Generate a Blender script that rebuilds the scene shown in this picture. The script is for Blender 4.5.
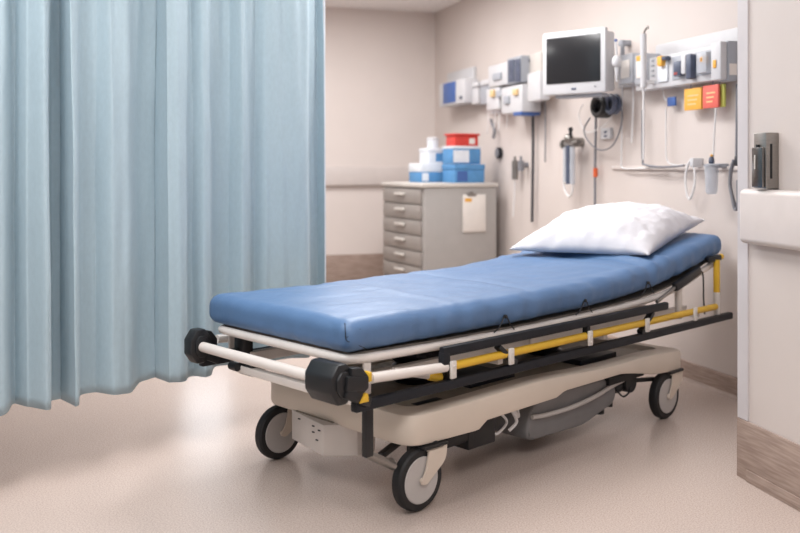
import bpy, bmesh, math, random
from mathutils import Vector, Matrix, noise

random.seed(7)
S = bpy.context.scene
COL = S.collection
for o in list(bpy.data.objects):
    bpy.data.objects.remove(o)

# ------------------------------------------------------------------ camera, world, lights, exposure
CAM_H, FPX, HORIZON = 1.05, 900.0, 166.0
cam_d = bpy.data.cameras.new('camera')
cam = bpy.data.objects.new('camera', cam_d)
COL.objects.link(cam)
cam.location = (0, 0, CAM_H)
cam.rotation_euler = (math.pi / 2, 0, 0)
cam_d.sensor_width = 36
cam_d.lens = 36 * FPX / 800
cam_d.shift_y = -(266.5 - HORIZON) / 800
cam_d.clip_start = 0.05
cam_d.dof.use_dof = True
cam_d.dof.focus_distance = 3.0
cam_d.dof.aperture_fstop = 2.2
S.camera = cam

S.view_settings.view_transform = 'Standard'
S.view_settings.look = 'None'
S.view_settings.gamma = 1
S.view_settings.use_curve_mapping = False
S.view_settings.exposure = 0.32

w = bpy.data.worlds.new('world')
S.world = w
w.use_nodes = True
bg = w.node_tree.nodes['Background']
bg.inputs[0].default_value = (0.98, 0.98, 1.0, 1)
bg.inputs[1].default_value = 0.36

LAMP_W = 0.52


def area(name, loc, sx, sy, power, color=(1, 1, 1), rot=(0, 0, 0)):
    d = bpy.data.lights.new(name, 'AREA')
    d.shape = 'RECTANGLE'
    d.size, d.size_y = sx, sy
    d.energy = power
    d.color = color
    o = bpy.data.objects.new(name, d)
    COL.objects.link(o)
    o.location = loc
    o.rotation_euler = rot
    return o


# ------------------------------------------------------------------ helpers
def lin(c):
    return tuple(((v / 255) / 12.92 if v / 255 <= 0.04045 else ((v / 255 + 0.055) / 1.055) ** 2.4) for v in c) + (1,)


def mat(name, rgb, rough=0.5, metal=0.0, spec=0.5, var=0.06, scale=12.0, bump=0.0, bscale=60.0,
        stretch=(1, 1, 1), rgb2=None, coat=0.0, emit=0.0, alpha=1.0, trans=0.0, sheen=0.0):
    m = bpy.data.materials.new(name)
    m.use_nodes = True
    nt = m.node_tree
    b = nt.nodes['Principled BSDF']
    b.inputs['Roughness'].default_value = rough
    b.inputs['Metallic'].default_value = metal
    b.inputs['Specular IOR Level'].default_value = spec
    b.inputs['Coat Weight'].default_value = coat
    b.inputs['Alpha'].default_value = alpha
    b.inputs['Transmission Weight'].default_value = trans
    b.inputs['Sheen Weight'].default_value = sheen
    tc = nt.nodes.new('ShaderNodeTexCoord')
    mp = nt.nodes.new('ShaderNodeMapping')
    mp.inputs['Scale'].default_value = stretch
    nt.links.new(tc.outputs['Object'], mp.inputs['Vector'])
    nz = nt.nodes.new('ShaderNodeTexNoise')
    nz.inputs['Scale'].default_value = scale
    nz.inputs['Detail'].default_value = 5
    nt.links.new(mp.outputs[0], nz.inputs['Vector'])
    rp = nt.nodes.new('ShaderNodeValToRGB')
    c = lin(rgb)
    if rgb2 is None:
        a1 = tuple(min(1, v * (1 - var)) for v in c[:3]) + (1,)
        a2 = tuple(min(1, v * (1 + var)) for v in c[:3]) + (1,)
    else:
        a1, a2 = c, lin(rgb2)
    rp.color_ramp.elements[0].position = 0.35
    rp.color_ramp.elements[1].position = 0.65
    rp.color_ramp.elements[0].color = a1
    rp.color_ramp.elements[1].color = a2
    nt.links.new(nz.outputs['Fac'], rp.inputs[0])
    nt.links.new(rp.outputs[0], b.inputs['Base Color'])
    if emit > 0:
        nt.links.new(rp.outputs[0], b.inputs['Emission Color'])
        b.inputs['Emission Strength'].default_value = emit
    if bump > 0:
        nb = nt.nodes.new('ShaderNodeTexNoise')
        nb.inputs['Scale'].default_value = bscale
        nb.inputs['Detail'].default_value = 4
        nt.links.new(mp.outputs[0], nb.inputs['Vector'])
        bp = nt.nodes.new('ShaderNodeBump')
        bp.inputs['Strength'].default_value = bump
        bp.inputs['Distance'].default_value = 0.01
        nt.links.new(nb.outputs['Fac'], bp.inputs['Height'])
        nt.links.new(bp.outputs[0], b.inputs['Normal'])
    return m


def floor_material():
    m = bpy.data.materials.new('speckled_sheet_vinyl')
    m.use_nodes = True
    nt = m.node_tree
    b = nt.nodes['Principled BSDF']
    tc = nt.nodes.new('ShaderNodeTexCoord')
    n1 = nt.nodes.new('ShaderNodeTexNoise')
    n1.inputs['Scale'].default_value = 210
    n1.inputs['Detail'].default_value = 3
    for n in (n1,):
        nt.links.new(tc.outputs['Object'], n.inputs['Vector'])
    r1 = nt.nodes.new('ShaderNodeValToRGB')
    r1.color_ramp.elements[0].position = 0.32
    r1.color_ramp.elements[1].position = 0.68
    r1.color_ramp.elements[0].color = lin((180, 163, 154))
    r1.color_ramp.elements[1].color = lin((212, 197, 188))
    nt.links.new(n1.outputs['Fac'], r1.inputs[0])
    nt.links.new(r1.outputs[0], b.inputs['Base Color'])
    b.inputs['Roughness'].default_value = 0.24
    b.inputs['Specular IOR Level'].default_value = 0.5
    return m


M = {}
M['floor'] = floor_material()
M['wall'] = mat('beige_wall_paint', (210, 200, 195), 0.55, var=0.015, scale=3, bump=0.04, bscale=160)
M['wall_back'] = mat('cream_wall_paint', (224, 214, 209), 0.6, var=0.015, scale=3, bump=0.04, bscale=160)
M['ceiling'] = mat('white_ceiling_tile', (240, 237, 236), 0.8, var=0.03, scale=40, bump=0.1, bscale=220)
M['woodbase'] = mat('brown_wood_look_vinyl', (150, 130, 119), 0.5, rgb2=(178, 158, 147), scale=9, stretch=(1, 1, 14))
M['rail'] = mat('cream_wall_guard', (216, 207, 203), 0.4, var=0.02)
M['guard'] = mat('pale_grey_corner_guard', (206, 201, 203), 0.35, var=0.02)
M['curtain'] = mat('pale_blue_cloth', (168, 188, 198), 0.8, var=0.025, scale=90, bump=0.08, bscale=350, stretch=(1, 1, 0.5), sheen=0.1)
M['mattress'] = mat('blue_mattress_cover', (80, 113, 154), 0.48, var=0.04, scale=5, bump=0.3, bscale=14, spec=0.65)
M['pillow'] = mat('white_cotton', (224, 223, 228), 0.85, var=0.015, bump=0.35, bscale=13, spec=0.2)
M['shell'] = mat('beige_moulded_plastic', (216, 203, 189), 0.42, var=0.03, scale=4)
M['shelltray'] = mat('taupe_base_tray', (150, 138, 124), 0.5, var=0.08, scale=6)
M['white_tube'] = mat('white_enamel', (226, 218, 212), 0.35, var=0.02)
M['white_clip'] = mat('white_plastic', (220, 214, 208), 0.45, var=0.03)
M['yellow'] = mat('yellow_enamel', (222, 178, 50), 0.4, var=0.05)
M['black'] = mat('black_plastic', (24, 25, 28), 0.42, var=0.12, scale=20)
M['charcoal'] = mat('charcoal_bar', (28, 30, 36), 0.5, spec=0.3, var=0.1, scale=20)
M['rubber'] = mat('black_rubber', (28, 28, 30), 0.6, var=0.1)
M['hub'] = mat('grey_wheel_plastic', (188, 183, 180), 0.45, var=0.03)
M['steel'] = mat('brushed_steel', (150, 146, 142), 0.32, metal=0.85, var=0.06, scale=30, stretch=(1, 1, 12))
M['chrome'] = mat('polished_steel', (120, 118, 117), 0.24, metal=1.0, var=0.05)
M['greyhull'] = mat('grey_tank_plastic', (128, 127, 128), 0.5, var=0.06)
M['deck'] = mat('grey_deck_panel', (120, 112, 104), 0.6, var=0.06)
M['cab'] = mat('grey_cabinet_enamel', (168, 164, 161), 0.45, var=0.02)
M['cabtop'] = mat('pale_cabinet_top', (200, 194, 188), 0.4, var=0.02)
M['drawer'] = mat('taupe_drawer_front', (150, 143, 138), 0.45, var=0.03)
M['devwhite'] = mat('white_device_plastic', (202, 202, 205), 0.4, var=0.02)
M['devgrey'] = mat('grey_device_plastic', (164, 168, 176), 0.45, var=0.03)
M['devdark'] = mat('dark_device_panel', (78, 86, 106), 0.4, var=0.15, scale=25)
M['screen'] = mat('dark_screen_glass', (36, 37, 40), 0.22, var=0.08, scale=3)
M['blue'] = mat('blue_panel', (66, 98, 160), 0.5, var=0.04)
M['boxblue'] = mat('blue_carton', (84, 140, 190), 0.6, var=0.08, scale=20)
M['boxlight'] = mat('white_carton', (222, 226, 232), 0.6, var=0.04)
M['red'] = mat('red_tray_plastic', (206, 62, 54), 0.45, var=0.06)
M['cardred'] = mat('red_card', (220, 104, 92), 0.6, var=0.06)
M['cardyellow'] = mat('yellow_card', (232, 172, 72), 0.6, var=0.04)
M['cardlime'] = mat('lime_card', (188, 190, 96), 0.6, var=0.04)
M['sand'] = mat('sand_packet', (222, 190, 140), 0.6, var=0.05)
M['orange'] = mat('orange_plastic', (214, 96, 50), 0.5)
M['paper'] = mat('white_paper', (226, 220, 214), 0.8, var=0.03)
M['clear'] = mat('cloudy_plastic', (206, 210, 218), 0.3, var=0.04, alpha=0.6)
M['tubeclear'] = mat('pale_hose', (222, 220, 220), 0.4, var=0.02)
M['tubegrey'] = mat('grey_hose', (128, 128, 134), 0.5, var=0.04)
M['tubedark'] = mat('dark_cable', (66, 66, 70), 0.5, var=0.04)
M['lamp'] = mat('lamp_diffuser', (255, 250, 244), 0.6, emit=1.8)
M['glass'] = mat('added_glow_glass', (236, 242, 250), 0.3, emit=0.6, var=0.01)  # glowing pane of the added window, for the reflection on the floor


class MB:
    def __init__(s):
        s.bm = bmesh.new()

    def add(s, other, mtx=None):
        me = bpy.data.meshes.new('tmp')
        other.to_mesh(me)
        if mtx is not None:
            me.transform(mtx)
        s.bm.from_mesh(me)
        bpy.data.meshes.remove(me)
        other.free()

    def box(s, x0, x1, y0, y1, z0, z1, bev=0.0, seg=2, mtx=None):
        b = bmesh.new()
        bmesh.ops.create_cube(b, size=1)
        sx, sy, sz = abs(x1 - x0), abs(y1 - y0), abs(z1 - z0)
        for v in b.verts:
            v.co = Vector(((x0 + x1) / 2 + v.co.x * sx, (y0 + y1) / 2 + v.co.y * sy, (z0 + z1) / 2 + v.co.z * sz))
        if bev > 0:
            bev = min(bev, 0.45 * min(sx, sy, sz))
            bmesh.ops.bevel(b, geom=list(b.edges), offset=bev, segments=seg, affect='EDGES', profile=0.5)
        s.add(b, mtx)
        return s

    def bar(s, p, q, wd, ht, bev=0.002, up=(0, 0, 1)):
        p, q = Vector(p), Vector(q)
        d = (q - p)
        L = d.length
        x = d.normalized()
        u = Vector(up)
        if abs(x.dot(u)) > 0.95:
            u = Vector((0, 1, 0))
        y = u.cross(x).normalized()
        z = x.cross(y)
        m = Matrix((x, y, z)).transposed().to_4x4()
        m.translation = (p + q) / 2
        return s.box(-L / 2, L / 2, -wd / 2, wd / 2, -ht / 2, ht / 2, bev, 2, m)

    def cyl(s, p, q, r, r2=None, seg=20, bev=0.0):
        p, q = Vector(p), Vector(q)
        d = q - p
        b = bmesh.new()
        bmesh.ops.create_cone(b, cap_ends=True, cap_tris=False, segments=seg, radius1=r, radius2=r if r2 is None else r2, depth=d.length)
        if bev > 0:
            es = [e for e in b.edges if abs(e.verts[0].co.z - e.verts[1].co.z) < 1e-6]
            bmesh.ops.bevel(b, geom=es, offset=bev, segments=3, affect='EDGES', profile=0.5)
        m = d.to_track_quat('Z', 'Y').to_matrix().to_4x4()
        m.translation = (p + q) / 2
        s.add(b, m)
        return s

    def tube(s, pts, r, seg=10, closed=False, sub=6):
        P = [Vector(p) for p in pts]
        if sub > 1 and len(P) > 2:
            out = []
            n = len(P)
            rng = range(n if closed else n - 1)
            for i in rng:
                if closed:
                    a, b_, c, d = P[(i - 1) % n], P[i], P[(i + 1) % n], P[(i + 2) % n]
                else:
                    a, b_, c, d = P[max(i - 1, 0)], P[i], P[i + 1], P[min(i + 2, n - 1)]
                for k in range(sub):
                    t = k / sub
                    out.append(0.5 * ((2 * b_) + (c - a) * t + (2 * a - 5 * b_ + 4 * c - d) * t * t + (3 * b_ - a - 3 * c + d) * t ** 3))
            if not closed:
                out.append(P[-1])
            P = out
        bm = s.bm
        n = len(P)
        nrm = None
        rings = []
        for i, p in enumerate(P):
            if closed:
                t = (P[(i + 1) % n] - P[i - 1]).normalized()
            else:
                t = (P[min(i + 1, n - 1)] - P[max(i - 1, 0)]).normalized()
            if nrm is None:
                nrm = t.orthogonal().normalized()
            nrm = (nrm - t * nrm.dot(t))
            nrm = nrm.normalized() if nrm.length > 1e-6 else t.orthogonal().normalized()
            bi = t.cross(nrm)
            rings.append([bm.verts.new(p + r * (math.cos(a) * nrm + math.sin(a) * bi)) for a in [2 * math.pi * k / seg for k in range(seg)]])
        m = n if closed else n - 1
        for i in range(m):
            A, B = rings[i], rings[(i + 1) % n]
            off = 0
            if closed and i == n - 1:
                off = min(range(seg), key=lambda q: (A[0].co - B[q].co).length)
            for k in range(seg):
                bm.faces.new((A[k], A[(k + 1) % seg], B[(k + 1 + off) % seg], B[(k + off) % seg]))
        if not closed:
            bm.faces.new(rings[0][::-1])
            bm.faces.new(rings[-1])
        return s

    def prism(s, poly, axis, a, b, bev=0.0, seg=2):
        """poly in the two remaining axes; axis 'x','y','z'."""
        bb = bmesh.new()

        def mk(u, v, t):
            return {'x': (t, u, v), 'y': (u, t, v), 'z': (u, v, t)}[axis]
        lo = [bb.verts.new(mk(u, v, a)) for u, v in poly]
        hi = [bb.verts.new(mk(u, v, b)) for u, v in poly]
        n = len(poly)
        bb.faces.new(lo)
        bb.faces.new(hi[::-1])
        for i in range(n):
            bb.faces.new((lo[i], hi[i], hi[(i + 1) % n], lo[(i + 1) % n]))
        bmesh.ops.recalc_face_normals(bb, faces=bb.faces)
        if bev > 0:
            bmesh.ops.bevel(bb, geom=list(bb.edges), offset=bev, segments=seg, affect='EDGES', profile=0.5)
        s.add(bb)
        return s

    def lathe(s, prof, base=(0, 0, 0), seg=24, axis='z'):
        bm = s.bm
        base = Vector(base)
        rings = []
        for r, h in prof:
            ring = []
            for k in range(seg):
                a = 2 * math.pi * k / seg
                c, d = r * math.cos(a), r * math.sin(a)
                v = {'z': (c, d, h), 'y': (c, h, d), 'x': (h, c, d)}[axis]
                ring.append(bm.verts.new(base + Vector(v)))
            rings.append(ring)
        fs = []
        for i in range(len(rings) - 1):
            for k in range(seg):
                fs.append(bm.faces.new((rings[i][k], rings[i][(k + 1) % seg], rings[i + 1][(k + 1) % seg], rings[i + 1][k])))
        fs.append(bm.faces.new(rings[0][::-1]))
        fs.append(bm.faces.new(rings[-1]))
        bmesh.ops.recalc_face_normals(bm, faces=fs)
        return s

    def ball(s, c, rx, ry=None, rz=None, seg=16):
        b = bmesh.new()
        bmesh.ops.create_uvsphere(b, u_segments=seg, v_segments=max(8, seg // 2), radius=1)
        s.add(b, Matrix.Translation(c) @ Matrix.Diagonal((rx, ry or rx, rz or rx, 1)))
        return s


def rnd_poly(pts, r, n=5):
    """round the corners of a closed 2-D polygon; r a number or a list"""
    out = []
    N = len(pts)
    for i in range(N):
        p0, p, p1 = Vector(pts[i - 1]), Vector(pts[i]), Vector(pts[(i + 1) % N])
        rr = r[i] if isinstance(r, (list, tuple)) else r
        if rr <= 0:
            out.append(tuple(p))
            continue
        d0, d1 = (p0 - p), (p1 - p)
        rr = min(rr, d0.length * 0.49, d1.length * 0.49)
        a, b = p + d0.normalized() * rr, p + d1.normalized() * rr
        for k in range(n + 1):
            t = k / n
            out.append(tuple((1 - t) ** 2 * a + 2 * t * (1 - t) * p + t * t * b))
    return out


def mesh_obj(name, mb, material, smooth=38):
    me = bpy.data.meshes.new(name)
    bmesh.ops.remove_doubles(mb.bm, verts=mb.bm.verts, dist=1e-6)
    mb.bm.to_mesh(me)
    mb.bm.free()
    me.materials.append(material)
    for p in me.polygons:
        p.use_smooth = True
    me.set_sharp_from_angle(angle=math.radians(smooth))
    o = bpy.data.objects.new(name, me)
    COL.objects.link(o)
    return o


class Frame:
    def __init__(s, origin, rot):
        s.m = Matrix.Translation(origin) @ Matrix.Rotation(rot, 4, 'Z')


WORLD = Frame((0, 0, 0), 0)


class Thing:
    """an Empty at the thing's base; part meshes are written in the frame's own coordinates"""

    def __init__(s, frame, origin, name, label, cat, group=None, kind=None):
        s.off = Vector(origin)
        s.e = bpy.data.objects.new(name, None)
        s.e.empty_display_size = 0.1
        COL.objects.link(s.e)
        s.e.matrix_world = frame.m @ Matrix.Translation(s.off)
        if label:
            s.e['label'] = label
        if cat:
            s.e['category'] = cat
        if group:
            s.e['group'] = group
        if kind:
            s.e['kind'] = kind

    def part(s, name, mb, m, parent=None, label=None, smooth=38):
        bmesh.ops.translate(mb.bm, verts=mb.bm.verts, vec=-s.off)
        o = mesh_obj(name, mb, M[m], smooth)
        o.parent = parent or s.e
        if label:
            o['label'] = label
        return o


def single(frame, origin, name, mb, m, label, cat, group=None, smooth=38):
    off = Vector(origin)
    bmesh.ops.translate(mb.bm, verts=mb.bm.verts, vec=-off)
    o = mesh_obj(name, mb, M[m], smooth)
    o.matrix_world = frame.m @ Matrix.Translation(off)
    o['label'] = label
    o['category'] = cat
    if group:
        o['group'] = group
    return o


def struct(name, frame, mb, m, smooth=38):
    o = mesh_obj(name, mb, M[m], smooth)
    o.matrix_world = frame.m
    o['kind'] = 'structure'
    return o


# ------------------------------------------------------------------ the room
CEIL = 2.39
CORNER = Vector((0.306, 7.873, 0))
# equipment wall: x runs from the far corner towards the camera, y into the wall, z up
WALL = Frame(CORNER, math.atan2(-0.9519, 0.3065))
# back wall: x runs from the corner to the left (negative), y into the wall
BACK = Frame(CORNER, math.atan2(0.322, 1.0))

mb = MB(); mb.box(-4.4, 2.6, -2.5, 9.2, -0.06, 0)
struct('floor', WORLD, mb, 'floor')
mb = MB(); mb.box(-4.4, 2.6, -2.5, 9.2, CEIL, CEIL + 0.06)
struct('ceiling', WORLD, mb, 'ceiling')
mb = MB(); mb.box(-0.15, 5.6, 0, 0.15, 0, CEIL)
struct('wall_right', WALL, mb, 'wall')
# back wall with an added, unseen window opening that feeds the floor reflection
WX0, WX1, WZ0, WZ1 = -2.2, -1.72, 0.74, 1.26
mb = MB()
mb.box(WX1, 0, 0, 0.15, 0, CEIL)
mb.box(-4.6, WX0, 0, 0.15, 0, CEIL)
mb.box(WX0, WX1, 0, 0.15, 0, WZ0)
mb.box(WX0, WX1, 0, 0.15, WZ1, CEIL)
struct('wall_back', BACK, mb, 'wall_back')
mb = MB()
for a in (WX0, WX1 - 0.05):
    mb.box(a, a + 0.05, 0.02, 0.12, WZ0, WZ1, 0.004)
mb.box(WX0 + 0.05, WX1 - 0.05, 0.02, 0.12, WZ0, WZ0 + 0.05, 0.004)
mb.box(WX0 + 0.05, WX1 - 0.05, 0.02, 0.12, WZ1 - 0.05, WZ1, 0.004)
win = struct('added_window_1', BACK, mb, 'white_tube')
mb = MB(); mb.box(WX0 + 0.05, WX1 - 0.05, 0.06, 0.07, WZ0 + 0.05, WZ1 - 0.05)
pane = mesh_obj('added_glow_pane', mb, M['glass']); pane.parent = win
mb = MB(); mb.box(-4.4, -4.25, -2.5, 7.2, 0, CEIL)
struct('wall_left', WORLD, mb, 'wall')
# wall guard rail and wood-look base on the back wall
mb = MB(); mb.box(-4.4, -0.01, -0.05, 0, 0.885, 1.045, 0.012)
struct('trim_1', BACK, mb, 'rail')
mb = MB(); mb.box(-4.4, -0.01, -0.012, 0, 0.0, 0.30, 0.003)
struct('baseboard_back', BACK, mb, 'woodbase')
mb = MB(); mb.prism([(0, 0), (-0.03, 0), (-0.012, 0.012), (-0.012, 0.088), (0, 0.092)], 'x', 0.02, 5.4)
struct('baseboard_right', WALL, mb, 'woodbase')
# horizontal conduit along the equipment wall
mb = MB(); mb.box(2.93, 4.3, -0.012, 0, 1.03, 1.05, 0.004)
struct('trim_2', WALL, mb, 'rail')

# projecting wall on the right: x from its edge towards the camera, y into the wall
PART = Frame((1.152, 3.048, 0), math.atan2(-0.9726, 0.2325))
mb = MB(); mb.box(0, 3.2, 0, 0.62, 0, CEIL)
struct('wall_front_right', PART, mb, 'wall')
mb = MB(); mb.prism([(-0.006, 0.62), (-0.006, -0.006), (0.05, -0.006), (0.05, 0.0), (0.0, 0.0), (0.0, 0.62)], 'z', 0.2, CEIL)
struct('trim_3', PART, mb, 'guard')
mb = MB()
mb.box(-0.006, 3.2, -0.008, 0, 0.0, 0.198, 0.002)
mb.box(-0.008, -0.0005, -0.008, 0.62, 0.0, 0.198, 0.002)
mb.box(0.05, 3.2, -0.014, -0.008, 0.0, 0.04, 0.004)
struct('baseboard_front_right', PART, mb, 'woodbase')
mb = MB(); mb.box(0.058, 3.2, -0.05, 0, 0.795, 0.975, 0.02, 4)
struct('trim_4', PART, mb, 'rail')

# ceiling lights (recessed panels)
for i, (x, y, p, lab) in enumerate([
        (-0.3, 6.0, 44, 'recessed ceiling light panel glowing just before the far wall corner'),
        (-1.7, 5.6, 26, 'recessed ceiling light panel above the space behind the blue curtain'),
        (0.2, 4.4, 54, 'recessed ceiling light panel over the head of the gurney'),
        (-1.25, 1.7, 46, 'recessed ceiling light panel in front of the blue curtain'),
        (-0.1, 2.7, 18, 'added unseen light panel above the near caster of the gurney'),  # added lamp out of view, lights curtain and bed top
        (0.5, 0.6, 46, 'added unseen light panel farthest from the back wall')]):  # added lamp out of view, brightens the near floor
    t = Thing(WORLD, (x, y, CEIL), 'ceiling_light', lab, 'ceiling light', 'ceiling light panels')
    mb = MB()
    for a, b, c, d in ((-.32, .32, -.62, -.59), (-.32, .32, .59, .62), (-.32, -.29, -.59, .59), (.29, .32, -.59, .59)):
        mb.box(x + a, x + b, y + c, y + d, CEIL - 0.012, CEIL - 0.0005, 0.003)
    t.part('frame', mb, 'white_tube')
    mb = MB(); mb.box(x - .29, x + .29, y - .59, y + .59, CEIL - 0.006, CEIL - 0.0005)
    t.part('diffuser', mb, 'lamp')
    l = area('ceiling_light_lamp', (0, 0, -0.03), 0.56, 1.16, p * LAMP_W, (1.0, 0.99, 0.99))
    l.parent = t.e

# added lamp standing in for daylight at the unseen, added window
dl = area('added_window_lamp', (0, 0, 0), 0.36, 0.4, 2.5, (0.88, 0.94, 1.0), (0, 0, 0))
dl.matrix_world = BACK.m @ Matrix.Translation(((WX0 + WX1) / 2, -0.01, (WZ0 + WZ1) / 2)) @ Matrix.Rotation(math.radians(-90), 4, 'X')

# ------------------------------------------------------------------ curtain
CB = Vector((-1.273, 2.864, 0)); CDIR = Vector((0.670, 0.742, 0)); CN = Vector((0.742, -0.670, 0))
CURT = Frame(CB, math.atan2(CDIR.y, CDIR.x))   # x along the curtain, -y towards the camera


def curt_t(px, d=0.0):
    k = (px - 400) / FPX
    return (CB.x + d * CN.x - k * (CB.y + d * CN.y)) / (k * CDIR.y - CDIR.x)


FOLDS = [(-420, 0.0), (-350, .04), (-280, -.03), (-220, .04), (-160, -.03), (-110, .03), (-60, -.03), (-20, .02),
         (2, .01), (16, -.05), (28, .0), (46, .055), (54, -.050), (62, -.05), (74, .045), (83, -.03), (96, -.022),
         (114, .03), (126, .02), (143, -.045), (156, -.045), (168, .035), (180, .055), (193, .0), (205, .035), (217, -.025),
         (230, -.02), (243, .030), (255, -.022), (268, .012), (284, .03), (304, .050), (313, -.02), (319, -.025), (326, .004)]
KD = 1.2
FT = [(curt_t(p, d * KD), d * KD) for p, d in FOLDS]


def fold(q):
    """q runs 0..1 along the cloth; returns place along the track and depth of the fold"""
    x = q * (len(FT) - 1)
    i = min(int(x), len(FT) - 2)
    k = x - i
    (a, da), (b, db) = FT[i], FT[i + 1]
    ks = k * k * (3 - 2 * k)
    return a + (b - a) * k, da + (db - da) * ks


bm = bmesh.new()
T0, T1 = FT[0][0], FT[-1][0]
ZT = CEIL - 0.08
nx, nz = 520, 60
grid = []
for j in range(nz + 1):
    z01 = j / nz
    row = []
    for i in range(nx + 1):
        zw = (j / nz) * 2.0
        q = min(1, max(0, i / nx + 0.0035 * math.sin(zw * 2.1 + i * 0.03)))
        t, d0 = fold(q)
        hem = 0.257 + 0.006 * math.sin(t * 23) + 0.004 * math.sin(t * 9 + 1)
        z = hem + (ZT - hem) * z01
        zz = min(1, max(0, (z - 1.1) / 0.9))
        d = d0 * (1.0 - 0.25 * zz)
        d += 0.010 * noise.noise((t * 9, z * 1.6, 3.1)) + 0.004 * noise.noise((t * 30, z * 5, 8.2))
        # narrow heading pleats towards the track
        d += 0.012 * zz * math.sin(t * 75)
        # flare at the hem
        d *= 1 + 0.15 * (1 - z01) ** 2
        row.append(bm.verts.new((t - 0.01 * z01, -d, z)))
    grid.append(row)
for j in range(nz):
    for i in range(nx):
        bm.faces.new((grid[j][i], grid[j][i + 1], grid[j + 1][i + 1], grid[j + 1][i]))
cm = MB(); cm.bm.free(); cm.bm = bm
ct = Thing(CURT, ((T0 + T1) / 2, 0, 0.27), 'privacy_curtain', 'tall pale blue pleated privacy curtain hanging beside the gurney', 'curtain')
cl = ct.part('cloth', cm, 'curtain', smooth=180)
sd = cl.modifiers.new('thickness', 'SOLIDIFY'); sd.thickness = 0.003; sd.offset = 0
hm = MB()
hm.tube([(T1 - 0.003 - 0.01 * k / 20, -fold(1)[1], 0.28 + (ZT - 0.28) * k / 20) for k in range(21)], 0.004, 6, sub=1)
ct.part('rim_lit_hem', hm, 'boxlight', label='hemmed edge, pale to imitate rim light')  # white colour paints in the rim light along this edge
tr = MB(); tr.box(T0 - 0.05, T1 + 0.4, -0.016, 0.016, CEIL - 0.028, CEIL - 0.001, 0.003)
trk = Thing(CURT, ((T0 + T1) / 2, 0, CEIL), 'curtain_track', 'metal ceiling track that carries the pale blue curtain', 'curtain track')
trk.part('rail', tr, 'steel')
for k in range(24):
    hk = MB()
    x = T0 + (T1 - T0) * (k + 0.5) / 24
    hk.tube([(x, 0, CEIL - 0.026), (x, -0.002, ZT - 0.01)], 0.002, 6, sub=1)
    trk.part('hook', hk, 'steel')

# caster of a stand just showing under the curtain at the left edge
cs = Thing(CURT, (-0.10, 0.42, 0), 'equipment_stand', 'black castored stand foot peeking out under the blue curtain at far left', 'stand')
p = MB(); p.cyl((-0.10, 0.42, 0.07), (-0.10, 0.42, 1.5), 0.012)
cs.part('pole', p, 'steel')
for a in range(5):
    an = a * 2 * math.pi / 5 + 0.35
    c, s_ = math.cos(an), math.sin(an)
    p = MB(); p.bar((-0.10, 0.42, 0.085), (-0.10 + .2 * c, 0.42 + .2 * s_, 0.07), 0.03, 0.02, 0.004)
    lg = cs.part('leg', p, 'black')
    p = MB(); p.cyl((-0.10 + .2 * c - .01 * s_, 0.42 + .2 * s_ + .01 * c, 0.03), (-0.10 + .2 * c + .01 * s_, 0.42 + .2 * s_ - .01 * c, 0.03), 0.03, bev=0.005)
    cs.part('wheel', p, 'rubber', lg)

# ------------------------------------------------------------------ the gurney
BED = Frame((0.0519, 2.747, 0), math.atan2(0.6916, 0.7223))
G = Thing(BED, (0.71, 0.35, 0), 'hospital_gurney',
          'wheeled hospital gurney with blue mattress, yellow side rail and beige base', 'gurney')


def interp(tab, x):
    if x <= tab[0][0]:
        return tab[0][1]
    for (a, va), (b, vb) in zip(tab, tab[1:]):
        if x <= b:
            k = (x - a) / (b - a)
            return va + (vb - va) * k
    return tab[-1][1]


def smooth_tab(tab, x, h=0.12):
    return sum(interp(tab, x + d * h) for d in (-1, -.5, 0, .5, 1)) / 5


ZB = [(-.30, .515), (.1, .512), (.5, .511), (.95, .518), (1.25, .536), (1.5, .566), (1.95, .650), (2.2, .70)]
mat_z = lambda u: smooth_tab(ZB, u)

# mattress ---------------------------------------------------------
MU0, MU1, MV0, MV1, MT = -0.290, 1.945, -0.006, 0.730, 0.095
bm = bmesh.new()
nu, nv, nt_ = 150, 56, 10
R = 0.034


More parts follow.
